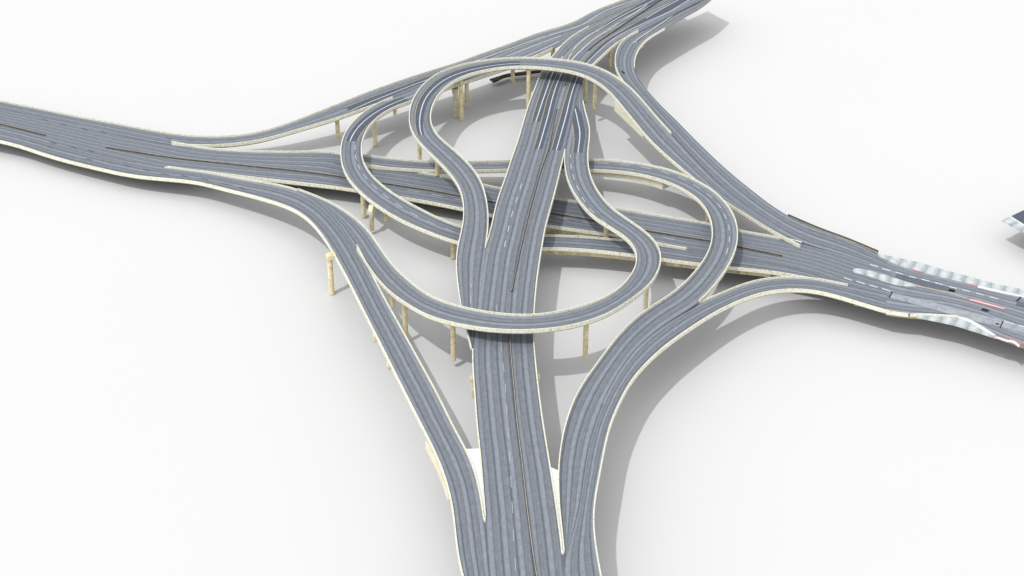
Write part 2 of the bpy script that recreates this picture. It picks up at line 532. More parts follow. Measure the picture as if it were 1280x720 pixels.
# B: left slip road, from the west road to the bottom
B = build_road('B', 'slip_ramp', 'long left slip road from the west road to the bottom, passing a lone round pillar',
  L=[(-40,150),(-25,153.5),(0,160.5),(80,181),(150,198.5),(207,209.5),(225,212),(262,217),(287,222),(320,227.5),(345,231),(360,234),(372,237.5),(385,241.8),(405,257),(425,279),(438,296),(446,308.5),
     (462,340),(480,375),(495,402),(510,429),(527,460),(545,493),(567,538),(580,561),(591,586),(597.5,610),(601.5,635),(604,650),(608,685),(611,720),(615,755),(620,790)],
  R=[(-40,165),(-25,169),(0,175),(25,181),(50,190),(87,201),(125,210),(150,216),(175,220),(225,224),(250,227),(275,234),(300,240.5),(320,246),(345,254),(360,259.5),(375,267),(390,279),(405,297),(420,321),(441,360),
     (455,388),(480,437),(505,487),(530,536),(547,570),(560,605),(567,635),(569.5,657),(572.5,687),(579,720),(590,755),(600,790)],
  Z=[(-40,158,9),(0,168,8.2),(60,186,7.2),(150,208,7.9),(250,221,10),(320,237,11),(390,262,15.5),(430,290,18.5),(450,330,19.5),(500,440,20.3),(560,560,21),(590,650,21),(600,720,21),(615,790,21)],
  lanes=2.4, capL=[(5,12),(17,29)], capR=[(0,32)], dz=-0.05, cat='ramp')

# C: lower loop, leaving the left slip road, passing over the trunk and joining it again from the east
C = build_road('C', 'loop_ramp', 'lower loop ramp curving over the middle of the trunk road near the bottom',
  L=[(372,238.1),(385,242.6),(410,252.7),(430,264),(447,277),(460,289.5),(468,302),(475,312),(481,321),(492,335.5),(507,349),(522,362),(542,374),(575,384.5),(605,391),(630,394.5),(655,396),(680,394.5),(700,391.5),(735,382),(760,372),(778,359),(790,345),(796,333),
     (797.5,322),(795,312),(787,301),(775,291),(757,281),(740,269.5),(725,252.5),(713,233),(707,213),(706.5,193),(711,170),(715.5,148),(719,128),(724,108)],
  R=[(374,239),(388,246),(405,257.5),(425,279.5),(438,296.5),(446.5,310),(455,324),(465,339.5),(477,355),(487,365),(500,375.5),(515,383.5),(532,395),(557,401.5),(582,406.5),(607,409.7),(630,411.2),(665,411),(690,409.5),(709,407),(730,402.5),(752,395.5),(765,390),(782,379),(802,365),(817,350),
     (824.5,333),(826,320),(820,304.5),(805,290),(785,276.5),(762,260.5),(747,242),(737,222),(734,204),(734,188),(736,174),(736.5,160),(732,145),(728,128),(726.5,112),(727,102)],
  Z=[(372,238,13.3),(400,250,15.4),(425,272,17.7),(447,293,18.9),(462,305,19.5),(485,340,21),(530,378,23.5),(590,398,26.5),(650,403,28),(720,396,27.5),(780,366,25),(811,325,21.5),(790,290,20.3),(740,250,20.1),(721,200,20.4),(725,150,20.45),(726,105,20.5)],
  lanes=2.1, capL=[(0,33)], capR=[(5,39)], dz=-0.08, cat='ramp')

# D: upper loop
D = build_road('D', 'loop_ramp', 'upper loop ramp circling over the trunk road at the top with a dark marked lane',
  L=[(590,436),(585,416),(577,384),(574,362),(571.5,341),(571,322),(574,305),(579,285),(581,265),(579,247),(574,232),(566,220.5),(557,209.5),(545,197.5),(531,184.5),(519,171),(512.5,157),(512,144),(515,129.5),(520,119),(530,107),(542,96.5),(560,87.5),(580,81.5),
     (607,76.5),(622.5,74.6),(647.5,73.2),(672.5,73.6),(697.5,75.4),(720,78.2),(737.5,82),(756,89.5),(775,101),(787.5,111.5),(800,125),(812.5,140),(825,155),(837.5,168.5),(855,188),(875,209),(895,229),(910,242),(940,265),(967,283),(1001,303)],
  R=[(593,440),(594.5,420),(598.5,380),(602,340),(604.5,322),(606,310.5),(608,295),(609.5,280),(609.3,267),(606.5,247),(600.5,228),(590.5,212.5),(575,196.5),(560,183.5),(547,173),(540,163),(537,153),(537,142),(541,130),(547,118),(556,108.5),(569,99),(583,92.5),
     (603,87),(622,83.4),(647,81.6),(672,82.2),(697,85),(718,88.2),(731,93),(744,99.5),(756,108.5),(765,116),(772.5,125),(781,136),(792.5,149),(803,162),(815,175.5),(840,199.5),(862,218),(880,233),(906,251.5),(930,266),(960,285.5),(1001,306)],
  Z=[(591,438,20.5),(588,385,20.5),(588,330,20.6),(594,275,21.2),(585,225,22),(553,192,23.2),(527,160,24.8),(530,118,26.3),(570,91,27.4),(640,78,28),(700,80,28),(745,92,27.6),(780,119,26.2),(805,148,24),(830,172,21.5),(866,207,17.2),(905,241,14.6),(950,272,13),(1001,305,12)],
  lanes=2.1, capL=[(0,37)], capR=[(5,44)], dz=-0.02, cat='ramp')

# E: western loop, leaving the northwest slip road, diving under the trunk to the east road
E = build_road('E', 'loop_ramp', 'western loop ramp bending down past the hammerhead pillar and passing under the trunk road',
  L=[(735,33),(715,40),(690,50.5),(660,63),(620,81),(580,93),(540,106),(510,116.5),(490,123),(475,129),(460,138),(445,150.5),(433,165),(427.5,180),(426.5,197),(431,215),(439,227.5),(450,239),(464,250.5),(480,261.5),(497,271.5),(515,280.5),(537.5,289.5),(557,297),(577,303),
     (610,308),(645,309),(677.5,308.5),(715,309.5),(752,312.5),(794,317.5),(829,322.5),(855,326.5),(880,329),(917,333.5),(950,336.5),(1000,344),(1030,351),(1060,358.4)],
  R=[(738,36),(722,43),(705,52),(690,60),(665,71),(645,80),(610,92),(570,105),(535,118),(515,125),(495,132),(476,142.5),(462,156),(454.5,168),(451,181),(451.5,198),(456,211),(464,222),(474,231.5),(486,241),(501,251),(520,261),(535,269),(545,274),(560,280.5),(577.5,286.5),
     (610,293),(645,295.5),(679,296),(715,296.8),(752,299.5),(777,301.5),(822,307),(857,313),(880,316.5),(917,322),(950,326),(1000,335.5),(1030,344.6),(1060,357)],
  Z=[(736,34,20.9),(690,55,19.9),(600,88,18.7),(500,124,18.8),(460,147,18.8),(439,190,18.0),(452,228,17),(490,256,15.2),(557,289,13),(645,302,11.4),(720,303,10.8),(800,310,10.6),(870,322,10.6),(950,331,11),(1030,345,11.95),(1060,357.5,12.05)],
  lanes=2.1, capL=[(8,37)], capR=[(3,33)], dz=-0.03, cat='ramp')

# F: northwest slip road
Fr = build_road('F', 'slip_ramp', 'straight northwest slip road climbing from the west road to the top right',
  L=[(-40,118),(-25,121.5),(0,127.5),(19,131.5),(50,137.5),(100,147.5),(150,156.5),(200,166),(237,171),(262,172.2),(287,172),(320,168.5),(345,161.5),(370,152.5),(395,142.5),(432,128),(470,113),(507,100),(545,88),(582,76.5),(600,69.5),(640,55.5),(675,42),(710,32.5),(725,25.5),(740,16.5),(760,8.5),(780,1),(800,-8),(830,-22)],
  R=[(-40,128),(-25,131.5),(0,137),(80,153),(150,168),(215,178.5),(237,180.2),(262,181),(287,179.5),(320,175.8),(345,169.5),(370,161.5),(395,154),(420,146.3),(445,137.5),(460,131.8),(490,123),(540,105),(580,92.5),(620,80),(660,62),(690,49.5),(712,40.5),(737,33.5),(760,22),(790,10),(815,0),(845,-13)],
  Z=[(-40,123,9),(0,132,8.2),(60,145,7.2),(150,162,7.9),(215,172,8.5),(320,172,9.5),(370,157,13),(410,144,16.3),(450,130,18),(490,118,18.8),(580,85,18.7),(660,55,19.3),(735,27,20.9),(800,-2,22),(838,-18,22.6)],
  lanes=2.3, capL=[(0,29)], capR=[(5,16)], dz=-0.02, cat='ramp')

# G: west-east road
G = build_road('G', 'overpass', 'low east-west overpass with a thin barrier, passing beneath the trunk road and both loops',
  L=[(-40,128),(-25,131.5),(0,137),(80,153),(150,168),(215,178),(250,186),(287,189.3),(320,190.7),(370,191.2),(424,191.5),(440,200),(459,208.3),(495,212.5),(532,218),(567,224.5),(605,233),(640,239.5),(691,249.5),(722,253.5),(767,261.5),(815,269.5),(860,276.5),(890,281),(922,290),(962,296),(1003,304.5),(1040,314),(1075,326),(1112,339)],
  R=[(-40,151),(-25,154.5),(0,161),(80,181.5),(150,199),(207,209),(250,212.3),(287,217),(320,221),(360,225.5),(397,230.3),(420,232.5),(445,236),(495,244.3),(520,248.2),(545,252.8),(577,259.2),(615,267.5),(650,274.5),(685,281),(720,286),(752,290.5),(790,297),(822,302.5),(857,310),(890,315.5),(917,321),(950,326.5),(1000,336),(1030,345),(1060,357),(1085,363),(1112,370)],
  Z=[(-40,140,9),(0,150,8.2),(60,165,7.2),(150,184,7.9),(215,194,8.5),(330,206,8.6),(450,222,8.5),(600,247,8),(700,266,8),(800,283,9),(880,299,10.2),(960,312,11.2),(1030,330,12),(1112,354,12)],
  lanes=7, capL=[(5,26)], capR=[(5,24)], dz=0.0, depth=1.9)

# H: road branching to the north of G, curving over it to the lower right
Hh = build_road('H', 'curved_ramp', 'curved ramp emerging behind the trunk road and hooking round to the lower right',
  L=[(395,190),(424,191.5),(452,195.2),(495,200.2),(542,204),(590,203),(640,202.3),(690,201.5),(734,201),(760,201.3),(785,203.3),(805,206),(832,211.5),(844,215),(862,222.5),(880,231.5),(895,242.5),(906,254),(915,267),(920,280),(921.5,295),(919.5,310),(912,328),(900,347),(885,365),(874,377),
     (852,391),(825,409),(800,430),(780,455),(762,485),(748,515),(738,545),(731,575),(728,600),(722,640),(714,670),(707.5,691)],
  R=[(395,202),(424,203),(457,206.2),(495,209.5),(542,211.8),(592,211.8),(640,210.8),(690,210.5),(735,211.2),(770,213),(801,217.5),(826,224.2),(845,231.3),(856,237.5),(870,246.5),(880,256.5),(886.5,268),(890.5,281),(891.8,293),(889.8,307),(882,325),(870,340.5),(852,360),
     (827,377.5),(802,393),(787,407),(772,422.5),(759,440),(742,463),(729,481),(718,502),(709,527),(704,547),(701,567),(699,585),(698.8,600),(699.3,620),(701,645),(704.5,672),(706,691)],
  Z=[(395,196,8.6),(450,201,8.9),(540,208,9.8),(640,206,11),(735,206,12.5),(800,212,15),(840,223,17),(880,247,18.3),(906,285,18.8),(890,340,19),(860,368,19.2),(815,400,20),(770,445,20.6),(735,510,21),(715,570,21),(712,630,21),(707,691,21)],
  lanes=2.1, capL=[(2,25)], capR=[(2,39)], dz=-0.07, cat='ramp')

# J: southeast slip road
J = build_road('J', 'slip_ramp', 'southeast slip road sweeping from the east road down to the bottom right',
  L=[(1112,370),(1085,363.5),(1060,358.5),(1025,350.5),(1000,347.3),(975,347.3),(950,350.3),(925,357.5),(900,369),(880,376.5),
     (852,391),(825,409),(800,430),(780,455),(762,485),(748,515),(738,545),(731,575),(728,600),(722,640),(714,670),(706.5,692),(706,722),(711,755),(718,790)],
  R=[(1112,388),(1085,381),(1060,372.3),(1050,370),(1025,362.5),(1000,360.3),(975,361.2),(950,366),(925,375),(900,386.5),(875,401.5),(850,418.5),(835,429),(800,461.5),(785,481),(775,500),(762,530),(754.5,560),(750,585),(745,610),(741,635),(740.5,657),(742.5,677),(746,700),(749.5,720),(757,755),(764,790)],
  Z=[(1112,380,12),(1060,364,12.2),(1000,354,14),(930,366,17),(875,389,19),(820,430,20.4),(775,480,20.9),(745,560,21),(728,640,21),(726,720,21),(740,790,21)],
  lanes=2.3, capL=[(2,9)], capR=[(0,26)], dz=-0.09, cat='ramp')
# K: northeast slip road to the east road
Kr = build_road('K', 'slip_ramp', 'northeast slip road swinging from the top of the trunk down to the east road',
  L=[(899,-10),(880,7),(870,12.5),(850,23.5),(830,35.5),(812,45.5),(800,57),(793,71),(792,85),(797,99.5),(807,112),(825,132),(845,151.5),(865,172.5),(890,197.5),(915,220),(940,240),(960,255.5),(985,271.5),(1010,283.5),(1035,290.5),(1060,299.5),(1080,309.5),(1112,327)],
  R=[(885,-4),(868,4.5),(850,13.5),(825,26.5),(799,38.5),(786,45.5),(776,55.5),(770.5,67),(769,80),(772,92),(779,102.5),(788,112),(800,125),(812.5,140),(825,155),(837.5,168.5),(855,188),(875,209),(895,229),(910,242),(940,265),(967,283),(1003,303.5),(1040,313),(1075,325),(1112,338)],
  Z=[(892,-8,22.8),(850,18,22),(800,45,21.5),(781,75,21),(785,98,20.6),(815,130,20.8),(850,170,19.5),(880,203,16.8),(925,243,14.2),(980,280,12.6),(1030,300,12),(1112,332,12)],
  lanes=2.3, capL=[(4,8)], capR=[(4,10)], hL=0.4, hR=1.0, dz=-0.06, cat='ramp')
# narrow parapet between the two converging ramps is carried by the upper loop

# L: the street at the east end
Ls = build_road('S', 'street_deck', 'street deck at the right edge with pale pavements and red and white kerbs',
  L=[(1108,325),(1113,327.5),(1125,332.5),(1138,336.5),(1153,340.5),(1180,347.5),(1213,355.5),(1247,364),(1277,371),(1310,379),(1350,389)],
  R=[(1108,388),(1120,390),(1138,393),(1165,395.5),(1197,397),(1213,401),(1227,409),(1240,417),(1260,425),(1277,430.5),(1310,441),(1350,454)],
  Z=[(1105,350,12),(1200,372,12),(1350,420,12)], lanes=6.5, capL=[], capR=[(0,2)], dz=-0.05, depth=2.4, cat='street', surf='pale_asphalt')
SKY, SUN, EXPO, SAT = 0.15, 1.4, -0.19, 0.0
# ------------------------------------------------------------------ curves on a deck
def curve_px(r, pts, step=1.5):
    """photo points lying on road r -> (s values, lateral fraction) along the road"""
    ss, ff = [], []
    for x, y in pts:
        p = unproj(x, y, r.zf(x, y) + r.dz)
        i = int(np.argmin(((r.cen[:, :2] - p[:2]) ** 2).sum(1)))
        best = None
        for k in range(max(0, i - 5), min(r.n, i + 6)):
            a = r.R[k, :2] - r.L[k, :2]; w2 = max(1e-6, (a ** 2).sum())
            f = ((p[:2] - r.L[k, :2]) * a).sum() / w2
            dd = ((r.L[k, :2] + f * a - p[:2]) ** 2).sum()
            if best is None or dd < best[0]: best = (dd, k, f)
        ss.append(r.s[best[1]]); ff.append(best[2])
    o = np.argsort(ss); ss = np.array(ss)[o]; ff = np.array(ff)[o]
    t = np.linspace(ss[0], ss[-1], max(4, int((ss[-1] - ss[0]) / step)))
    f = np.interp(t, ss, ff)
    if len(t) > 20: f = smooth(f, 3.0)
    return t, f

def at(r, s, f):
    l = np.array([np.interp(s, r.s, r.L[:, k]) for k in range(3)])
    q = np.array([np.interp(s, r.s, r.R[:, k]) for k in range(3)])
    return l * (1 - f) + q * f, max(1.0, np.linalg.norm((q - l)[:2]))

def line_px(r, pts, width, mat, up=0.045, dash=None, name='lane_marking'):
    t, f = curve_px(r, pts)
    if dash:
        s0 = t[0]
        while s0 < t[-1] - 1.0:
            tt = np.linspace(s0, min(s0 + dash[0], t[-1]), 4)
            V = []
            for s in tt:
                q = np.interp(s, t, f); _, w = at(r, s, q)
                for g_ in (-1, 1):
                    a, _ = at(r, s, q + g_ * width / 2 / w); V.append((a[0], a[1], a[2] + up))
            mesh_ob(name, V, [(2 * k, 2 * k + 1, 2 * k + 3, 2 * k + 2) for k in range(3)], mat, r.root)
            s0 += dash[0] + dash[1]
        return None
    V, Fc = [], []
    prev = None
    for s, q in zip(t, f):
        c, w = at(r, s, q)
        a, _ = at(r, s, q - width / 2 / w); b, _ = at(r, s, q + width / 2 / w)
        k = len(V); V += [(a[0], a[1], a[2] + up), (b[0], b[1], b[2] + up)]
        if prev is not None: Fc.append((prev, prev + 1, k + 1, k))
        prev = k
    return mesh_ob(name, V, Fc, mat, r.root) if Fc else None

def band_px(r, pa, pb, mat, up=0.02, name='marked_lane', extend=0.75):
    ta, fa = curve_px(r, pa); tb, fb = curve_px(r, pb)
    t = np.linspace(max(ta[0], tb[0]), min(ta[-1], tb[-1]), max(4, int((ta[-1] - ta[0]) / 2)))
    V, Fc = [], []
    for i, s in enumerate(t):
        a = np.interp(s, ta, fa); b = np.interp(s, tb, fb); b += (b - a) * (extend if not isinstance(extend, tuple) else extend[0] + (extend[1] - extend[0]) * i / len(t))
        for q in np.linspace(a, b, 3):
            c, w = at(r, s, q); V.append((c[0], c[1], c[2] + up))
        if i:
            k = len(V) - 6
            Fc += [(k, k + 1, k + 4, k + 3), (k + 1, k + 2, k + 5, k + 4)]
    return mesh_ob(name, V, Fc, mat, r.root)

def barrier_px(r, pts, **kw):
    t, f = curve_px(r, pts)
    E = np.array([at(r, s, q)[0] for s, q in zip(t, f)])
    E = np.column_stack([smooth(E[:, :2], 2.0) if len(E) > 16 else E[:, :2], E[:, 2]])
    tg = np.gradient(E[:, :2], axis=0); tg /= np.maximum(1e-6, np.linalg.norm(tg, axis=1))[:, None]
    nn = np.stack([tg[:, 1], -tg[:, 0]], 1)
    w, h = kw.get('w', 0.34), kw.get('h', 0.8)
    E2 = E.copy(); E2[:, 2] -= 0.02
    o = sweep('median_barrier', E2, nn, [(-w, 0.0), (-w * 0.6, h), (w * 0.6, h), (w, 0.0)], 'median', r.root)
    E3 = E.copy(); E3[:, 2] += h
    cw = kw.get('cap', 0.11)
    sweep('handrail', E3, nn, [(-cw, -0.03), (-cw, 0.14), (cw, 0.14), (cw, -0.03)], 'median_cap', o)

# medians
barrier_px(A, [(690,790),(679,755),(670,720),(659,640),(652.5,580),(647.5,540),(642,480),(638.5,440),(637,414)])
barrier_px(A, [(639.5,366),(648,325),(657,285),(666,250),(674,220),(685.6,188),(694.5,141),(696,137)], cap=0.06)
barrier_px(A, [(706,107),(709,98),(713,89)], cap=0.06)
barrier_px(A, [(735,64),(757,47),(776,34),(800,18),(827,0),(850,-14)], cap=0.06)
barrier_px(G, [(-38,147),(0,155.5),(28,162.5),(56,169.8)])
barrier_px(G, [(132,184.7),(180,192.5),(230,199.5),(280,205),(320,209.2),(360,213),(400,218.5),(435,223.3),(475,229.3),(507,234.3),(545,240.3),(576,246.3),(615,253),(650,260),(690,267.3),(735,275.3),(775,283),(810,290),(850,296.3),(890,302.3),(922,309),(950,315),(977,320.5)])

# marked dark lanes: yellow edge, white edge, dark asphalt between
def marked(r, yel, whi, extend=0.75, dark=True):
    if dark: band_px(r, yel, whi, 'dark', extend=extend)
    line_px(r, yel, 0.42, 'yellow'); line_px(r, whi, 0.5, 'white')
marked(A, [(664.7,151.5),(667.5,141),(673.3,123),(679,105),(685,91.7),(697,73.5)], [(669.9,151.5),(673.5,141),(681.7,116.7),(692.5,89),(704,70)], 0.9)
marked(A, [(666.7,186.5),(678,146.7),(688,111.7),(697.5,91),(708,73),(720,60),(740,43),(762,26),(796,7),(815,-4)], [(672.7,186.7),(685,145),(695,108),(703,91),(712,70),(720,58),(755,34),(789,14),(818.5,0),(830,-7)], 0.8)
marked(A, [(689,187.5),(701.7,141.7),(710,113),(716.7,95),(730,76),(747,59),(773.5,41),(799,26),(838,3),(850,-5)], [(695.3,188),(708.3,141.7),(716,112),(722.5,96),(737,75),(754,59),(785,38),(813,25),(838,14),(861,0),(872,-7)], (0.9, -0.1))
line_px(A, [(706,90),(716,73),(731,59),(762,36.5),(787.5,20),(810,5.6)], 0.5, 'white')
line_px(A, [(699,94),(712,73),(726,59),(756.6,38),(787.5,21),(806,9)], 0.42, 'yellow')
line_px(A, [(807,23),(824,12.7),(837,5.6),(848,0),(858,-7)], 0.5, 'white')
band_px(C, [(716,190),(718,173),(716,155),(713,142),(714.8,133),(716.2,127)], [(722.5,190),(725,173),(724,158),(720,138),(718.4,131.5),(717,127)], 'dark', extend=(0.9, 0.9))
marked(C, [(716,190),(718,173),(716,155),(712.8,142)], [(722.5,190),(725,173),(724,158),(720,138),(717,127)], dark=False)
marked(Kr, [(799,52),(818.5,38),(846.6,18),(877.5,3)], [(792.5,53.5),(810,41),(830,27),(846.6,15.5),(875,0.7)], 0.25)
marked(D, [(522.5,168.5),(519,152.5),(521,132.5),(532.5,112.5),(552.5,96),(577.5,86),(600,81),(625,77.3),(648,75.8)],
       [(527.7,169.5),(525,155),(526,140),(532.5,122.5),(545,107.5),(560,97.5),(582.5,89),(610,83),(640,79.5),(648,79)], 0.75)
marked(E, [(446.5,176),(452.5,165),(467.5,150),(495,135),(515,126.5)], [(437.7,176),(445,162.5),(460,147.5),(480,135),(515,120)], 0.55)
line_px(E, [(515,119.5),(545,109),(580,98),(610,88.5),(632,80),(675,63),(700,51)], 0.5, 'white')
marked(Fr, [(432,134),(452,126),(470,119),(507,106),(535,95.5),(580,82)], [(435,139),(452,131.5),(470,124),(507,109.5),(535,99.5),(580,85)], 0.6)
line_px(Fr, [(585,80),(600,74),(662,52),(710,37.5),(720,34.3),(748,18),(773,7),(796,0),(815,-10)], 0.5, 'white')
line_px(Fr, [(600,79),(640,62),(675,49),(710,35),(735,29),(757,20),(781,9),(800,1)], 0.42, 'yellow')
line_px(Fr, [(632,71),(675,54),(700,45)], 0.5, 'white')

# broken lane lines
W = 'white'
line_px(A, [(654,222),(649,241),(640,267),(634.5,290),(630,310)], 0.27, W, dash=(5.5, 8))
line_px(A, [(619,372),(626,420),(631,470),(634,520),(638,590),(641,650),(645,720),(650,790)], 0.14, W, dash=(6, 8))
line_px(A, [(590,345),(588,370),(590,400)], 0.16, W, dash=(6, 6))
line_px(Hh, [(745,203.6),(771,205),(801,208.3),(838,217),(860,226.5),(880,239),(896,253),(905.5,268),(911.5,285),(911,304),(906,322)], 0.27, W, dash=(5, 5.5))
line_px(Hh, [(575,205.3),(595,205),(625,204.6),(640,204.4)], 0.27, W, dash=(6, 7))
line_px(E, [(444,180),(444.3,193),(447.5,206),(456.5,221),(469.5,234.5),(487,249),(508,263),(533,276),(560,287.3),(590,296)], 0.27, W, dash=(5, 5.5))
line_px(C, [(713,193),(715.3,215),(722.5,235),(732,254),(746,269.5),(758,279)], 0.28, W, dash=(5, 6))
line_px(G, [(510,237.5),(526,240.6),(554,246),(575,250)], 0.3, W, dash=(6, 6))
line_px(G, [(694,271.5),(742,280),(785,288.5),(820,295.3),(845,300)], 0.3, W, dash=(6, 7))

# worn arrows on the west road
def arrows(r, pts, name='arrow_marking'):
    for q, (x, y) in enumerate(pts):
        pass
    for x, y in pts:
        V, Fc = [], []; V2, F2 = [], []
        (s,), (f,) = [v[:1] for v in curve_px(r, [(x, y), (x + 4, y + 1)])]
        for VV, FF, ds, w, ln in ((V, Fc, 0.0, 0.55, 4.2), (V2, F2, 1.2, 0.9, 2.2)):
            c, wd = at(r, s + ds, f + (0.0 if VV is V else 0.5 / 8))
            k = len(VV)
            for d_, e_ in ((-ln / 2, -w), (-ln / 2, w * 0.2), (ln / 2, w), (ln / 2, -w * 0.2)):
                p, _ = at(r, s + ds + d_, f + (e_ + (0.0 if VV is V else 0.9)) / wd)
                VV.append((p[0], p[1], p[2] + 0.03))
            FF.append((k, k + 1, k + 2, k + 3))
        mesh_ob(name, V, Fc, 'dark', r.root)
arrows(G, [(57,150.5),(80,156.5),(105,161.5),(130,165.5),(155,169)])
arrows(Fr, [(210,173),(236,175.6),(261,176.5),(288,175.5)])
arrows(G, [(38,172),(65,178.5),(91,184.5),(116,189.5)])
arrows(B, [(42,178),(60,184),(110,199),(135,202.5),(158,207),(182,212.5),(208,218),(232,220.5),(258,224),(280,230),(302,236)])

# ------------------------------------------------------------------ piers
for (x, y) in ((567, 450), (731.5, 446.5), (806.5, 387)): pier(C, x, y, rad=0.98)
pier(C, 507.5, 428, rad=0.98)
pier(C, 491, 383, z0=9, rad=0.9)
pier(C, 757, 303, rad=0.95, z0=7.0)
# B: lone round-headed column at the outer edge, and two that peep out below
def lone(r, x, y, zt):
    p = unproj(x, y, 0.0)
    i = int(np.argmin(((r.cen[:, :2] - p[:2]) ** 2).sum(1)))
    o = lathe('pier', p, [(0.0, 1.18), (0.25, 1.3), (0.9, 1.3), (1.0, 1.18), (zt - 1.6, 1.18)], 'pier', r.root)
    # rounded hammerhead reaching from the column under the deck
    d = r.cen[i, :2] - p[:2]; ln = np.linalg.norm(d); d /= ln
    ln -= np.linalg.norm((r.R[i] - r.L[i])[:2]) / 2 - 0.1
    nn = np.array([-d[1], d[0]])
    V, Fc = [], []
    K_ = 14
    out = []
    for k in range(K_ + 1):
        a = math.pi / 2 + math.pi * k / K_
        out.append((1.6 * math.cos(a), 1.6 * math.sin(a)))
    out += [(ln, -1.6), (ln, 1.6)]
    for z in (zt - 2.7, zt - 2.2, zt - 0.25, zt):
        sc = 1.0 if zt - 2.5 < z < zt - 0.1 else 0.86
        for a, b in out:
            a2 = a * sc if a < 0 else a
            V.append((p[0] + d[0] * a2 + nn[0] * b * sc, p[1] + d[1] * a2 + nn[1] * b * sc, z))
    n = len(out)
    for q in range(3):
        for k in range(n):
            Fc.append((q * n + k, q * n + (k + 1) % n, (q + 1) * n + (k + 1) % n, (q + 1) * n + k))
    Fc.append(tuple(range(n))[::-1]); Fc.append(tuple(3 * n + k for k in range(n)))
    mesh_ob('pier_cap', V, Fc, 'pier', o)
    o['label'] = 'round-headed pillar standing clear of the outer edge'
lone(B, 415, 367.5, 19.9)
pier(B, 469.5, 426.5, z0=11, rad=0.95)
pier(B, 487, 460.5, z0=11, rad=0.95)
# trunk
iA = station(A, 630, 466)
tA = A.R[iA] - A.L[iA]; tA /= np.linalg.norm(tA)
for sgn in (-1, 1):
    pc = A.cen[iA] + tA * 11.5 * sgn
    oA = lathe('pier', pc, [(9.5, 1.15), (10.2, 1.2), (A.cen[iA][2] - 3.2, 1.2), (A.cen[iA][2] - 2.4, 1.35)], 'pier', A.root)
prism_cap(oA, A.cen[iA], math.atan2(tA[1], tA[0]), 13.2, 1.5, A.cen[iA][2] - 1.75, None)
pier(A, 691, 84, rad=1.1, z0=4)
pier(A, 731.5, 126.5, z0=1.0, rad=1.0)
# D
pier(D, 577, 151, rad=1.05); pier(D, 660.5, 143, rad=1.05); pier(D, 743, 136, rad=1.0)
pier(D, 525, 205, rad=1.0); pier(D, 547, 219.5, rad=1.0)
# E
pier(E, 455, 272.5, z0=0.0, rad=1.05)
pier(E, 483.5, 276.5, rad=1.0, z0=3)
pier(E, 566.5, 323, rad=1.0)
pier(E, 469.3, 182.5, rad=1.05)
pier(E, 494, 143.5, rad=0.9, z0=12.5)
pier(E, 569.5, 146.5, rad=1.0, flare=1.7)
pier(E, 641, 102.5, rad=1.0)
# F
pier(Fr, 422.7, 172, rad=1.05); pier(Fr, 583.7, 132.5, rad=1.05, z0=2)
# the hammerhead of the western loop: bent cap showing on both sides of the deck
i0 = station(E, 475, 247)
zt = E.cen[i0, 2] - 0.6
pa_, pb_ = unproj(462.5, 263, zt - 2.4), unproj(484, 236.5, zt + 0.2)
tl = pb_ - pa_; tl[2] = 0; span = np.linalg.norm(tl); tl /= span
org = pa_ + tl * 3.2; wid = span - 3.2 - 2.2
p0 = org - tl * 2.2
p0[2] = E.cen[i0, 2]
o = lathe('pier', p0, [(2.0, 1.05), (p0[2] - 5.2, 1.05), (p0[2] - 4.6, 1.15)], 'pier', E.root)
V, Fc = [], []
nn = np.array([-tl[1], tl[0]])
pr = [(-3.3, -4.8), (-3.5, -2.9), (-1.6, -0.35), (-0.6, -0.9), (wid + 0.3, -0.9), (wid + 0.5, 0.55), (wid + 2.3, 0.55), (wid + 2.6, 0.0), (wid + 2.6, -2.6), (3.0, -3.4), (-0.9, -4.8)]
for s in (-1.15, 1.15):
    for a, z in pr:
        V.append((org[0] + tl[0] * a + nn[0] * s, org[1] + tl[1] * a + nn[1] * s, zt + z))
n = len(pr)
Fc.append(tuple(range(n))); Fc.append(tuple(range(n, 2 * n))[::-1])
for q in range(n): Fc.append((q, q + n, (q + 1) % n + n, (q + 1) % n))
mesh_ob('pier_cap', V, Fc, 'abutment', o)
o['label'] = 'hammerhead pillar with a bent pale cap'
# H
pier(Hh, 883.5, 292, rad=1.0, z0=3)
# K
pier(Kr, 762, 83.5, rad=1.0, cap=(5.0, 1.2), z0=3)

# ------------------------------------------------------------------ deep girders and abutments
def skirt(r, side, pa, pb, prof_a, prof_b, mat='abutment', name='abutment'):
    """deep block under an edge; profile given at both ends and blended"""
    a, b = station(r, *pa), station(r, *pb)
    if a > b: a, b, prof_a, prof_b = b, a, prof_b, prof_a
    E, nn = (r.L, r.nL) if side == 'L' else (r.R, r.nR)
    V, Fc = [], []
    cs = len(prof_a)
    for i in range(a, b + 1):
        t = (i - a) / max(1, b - a)
        for (o1, z1), (o2, z2) in zip(prof_a, prof_b):
            of, z = o1 * (1 - t) + o2 * t, z1 * (1 - t) + z2 * t
            V.append((E[i, 0] + nn[i, 0] * of, E[i, 1] + nn[i, 1] * of, E[i, 2] + z))
    n = b - a + 1
    for i in range(n - 1):
        for q in range(cs):
            x, y = i * cs + q, i * cs + (q + 1) % cs
            Fc.append((x, y, y + cs, x + cs))
    Fc.append(tuple(range(cs))[::-1]); Fc.append(tuple((n - 1) * cs + q for q in range(cs)))
    mesh_ob(name, V, Fc, mat, r.root)
skirt(D, 'R', (778,123), (808,164), [(-7.5, -0.9), (0.7, -0.9), (0.7, -6.2), (-7.5, -6.2)], [(-7.5, -0.9), (0.9, -0.9), (0.9, -1.9), (-7.5, -1.9)])
skirt(Hh, 'R', (735,206), (836,222), [(-8.5, -1.2), (-0.9, -1.2), (-0.9, -3.0), (-8.5, -3.0)], [(-8.5, -1.2), (-0.6, -1.2), (-0.6, -4.9), (-8.5, -4.9)])
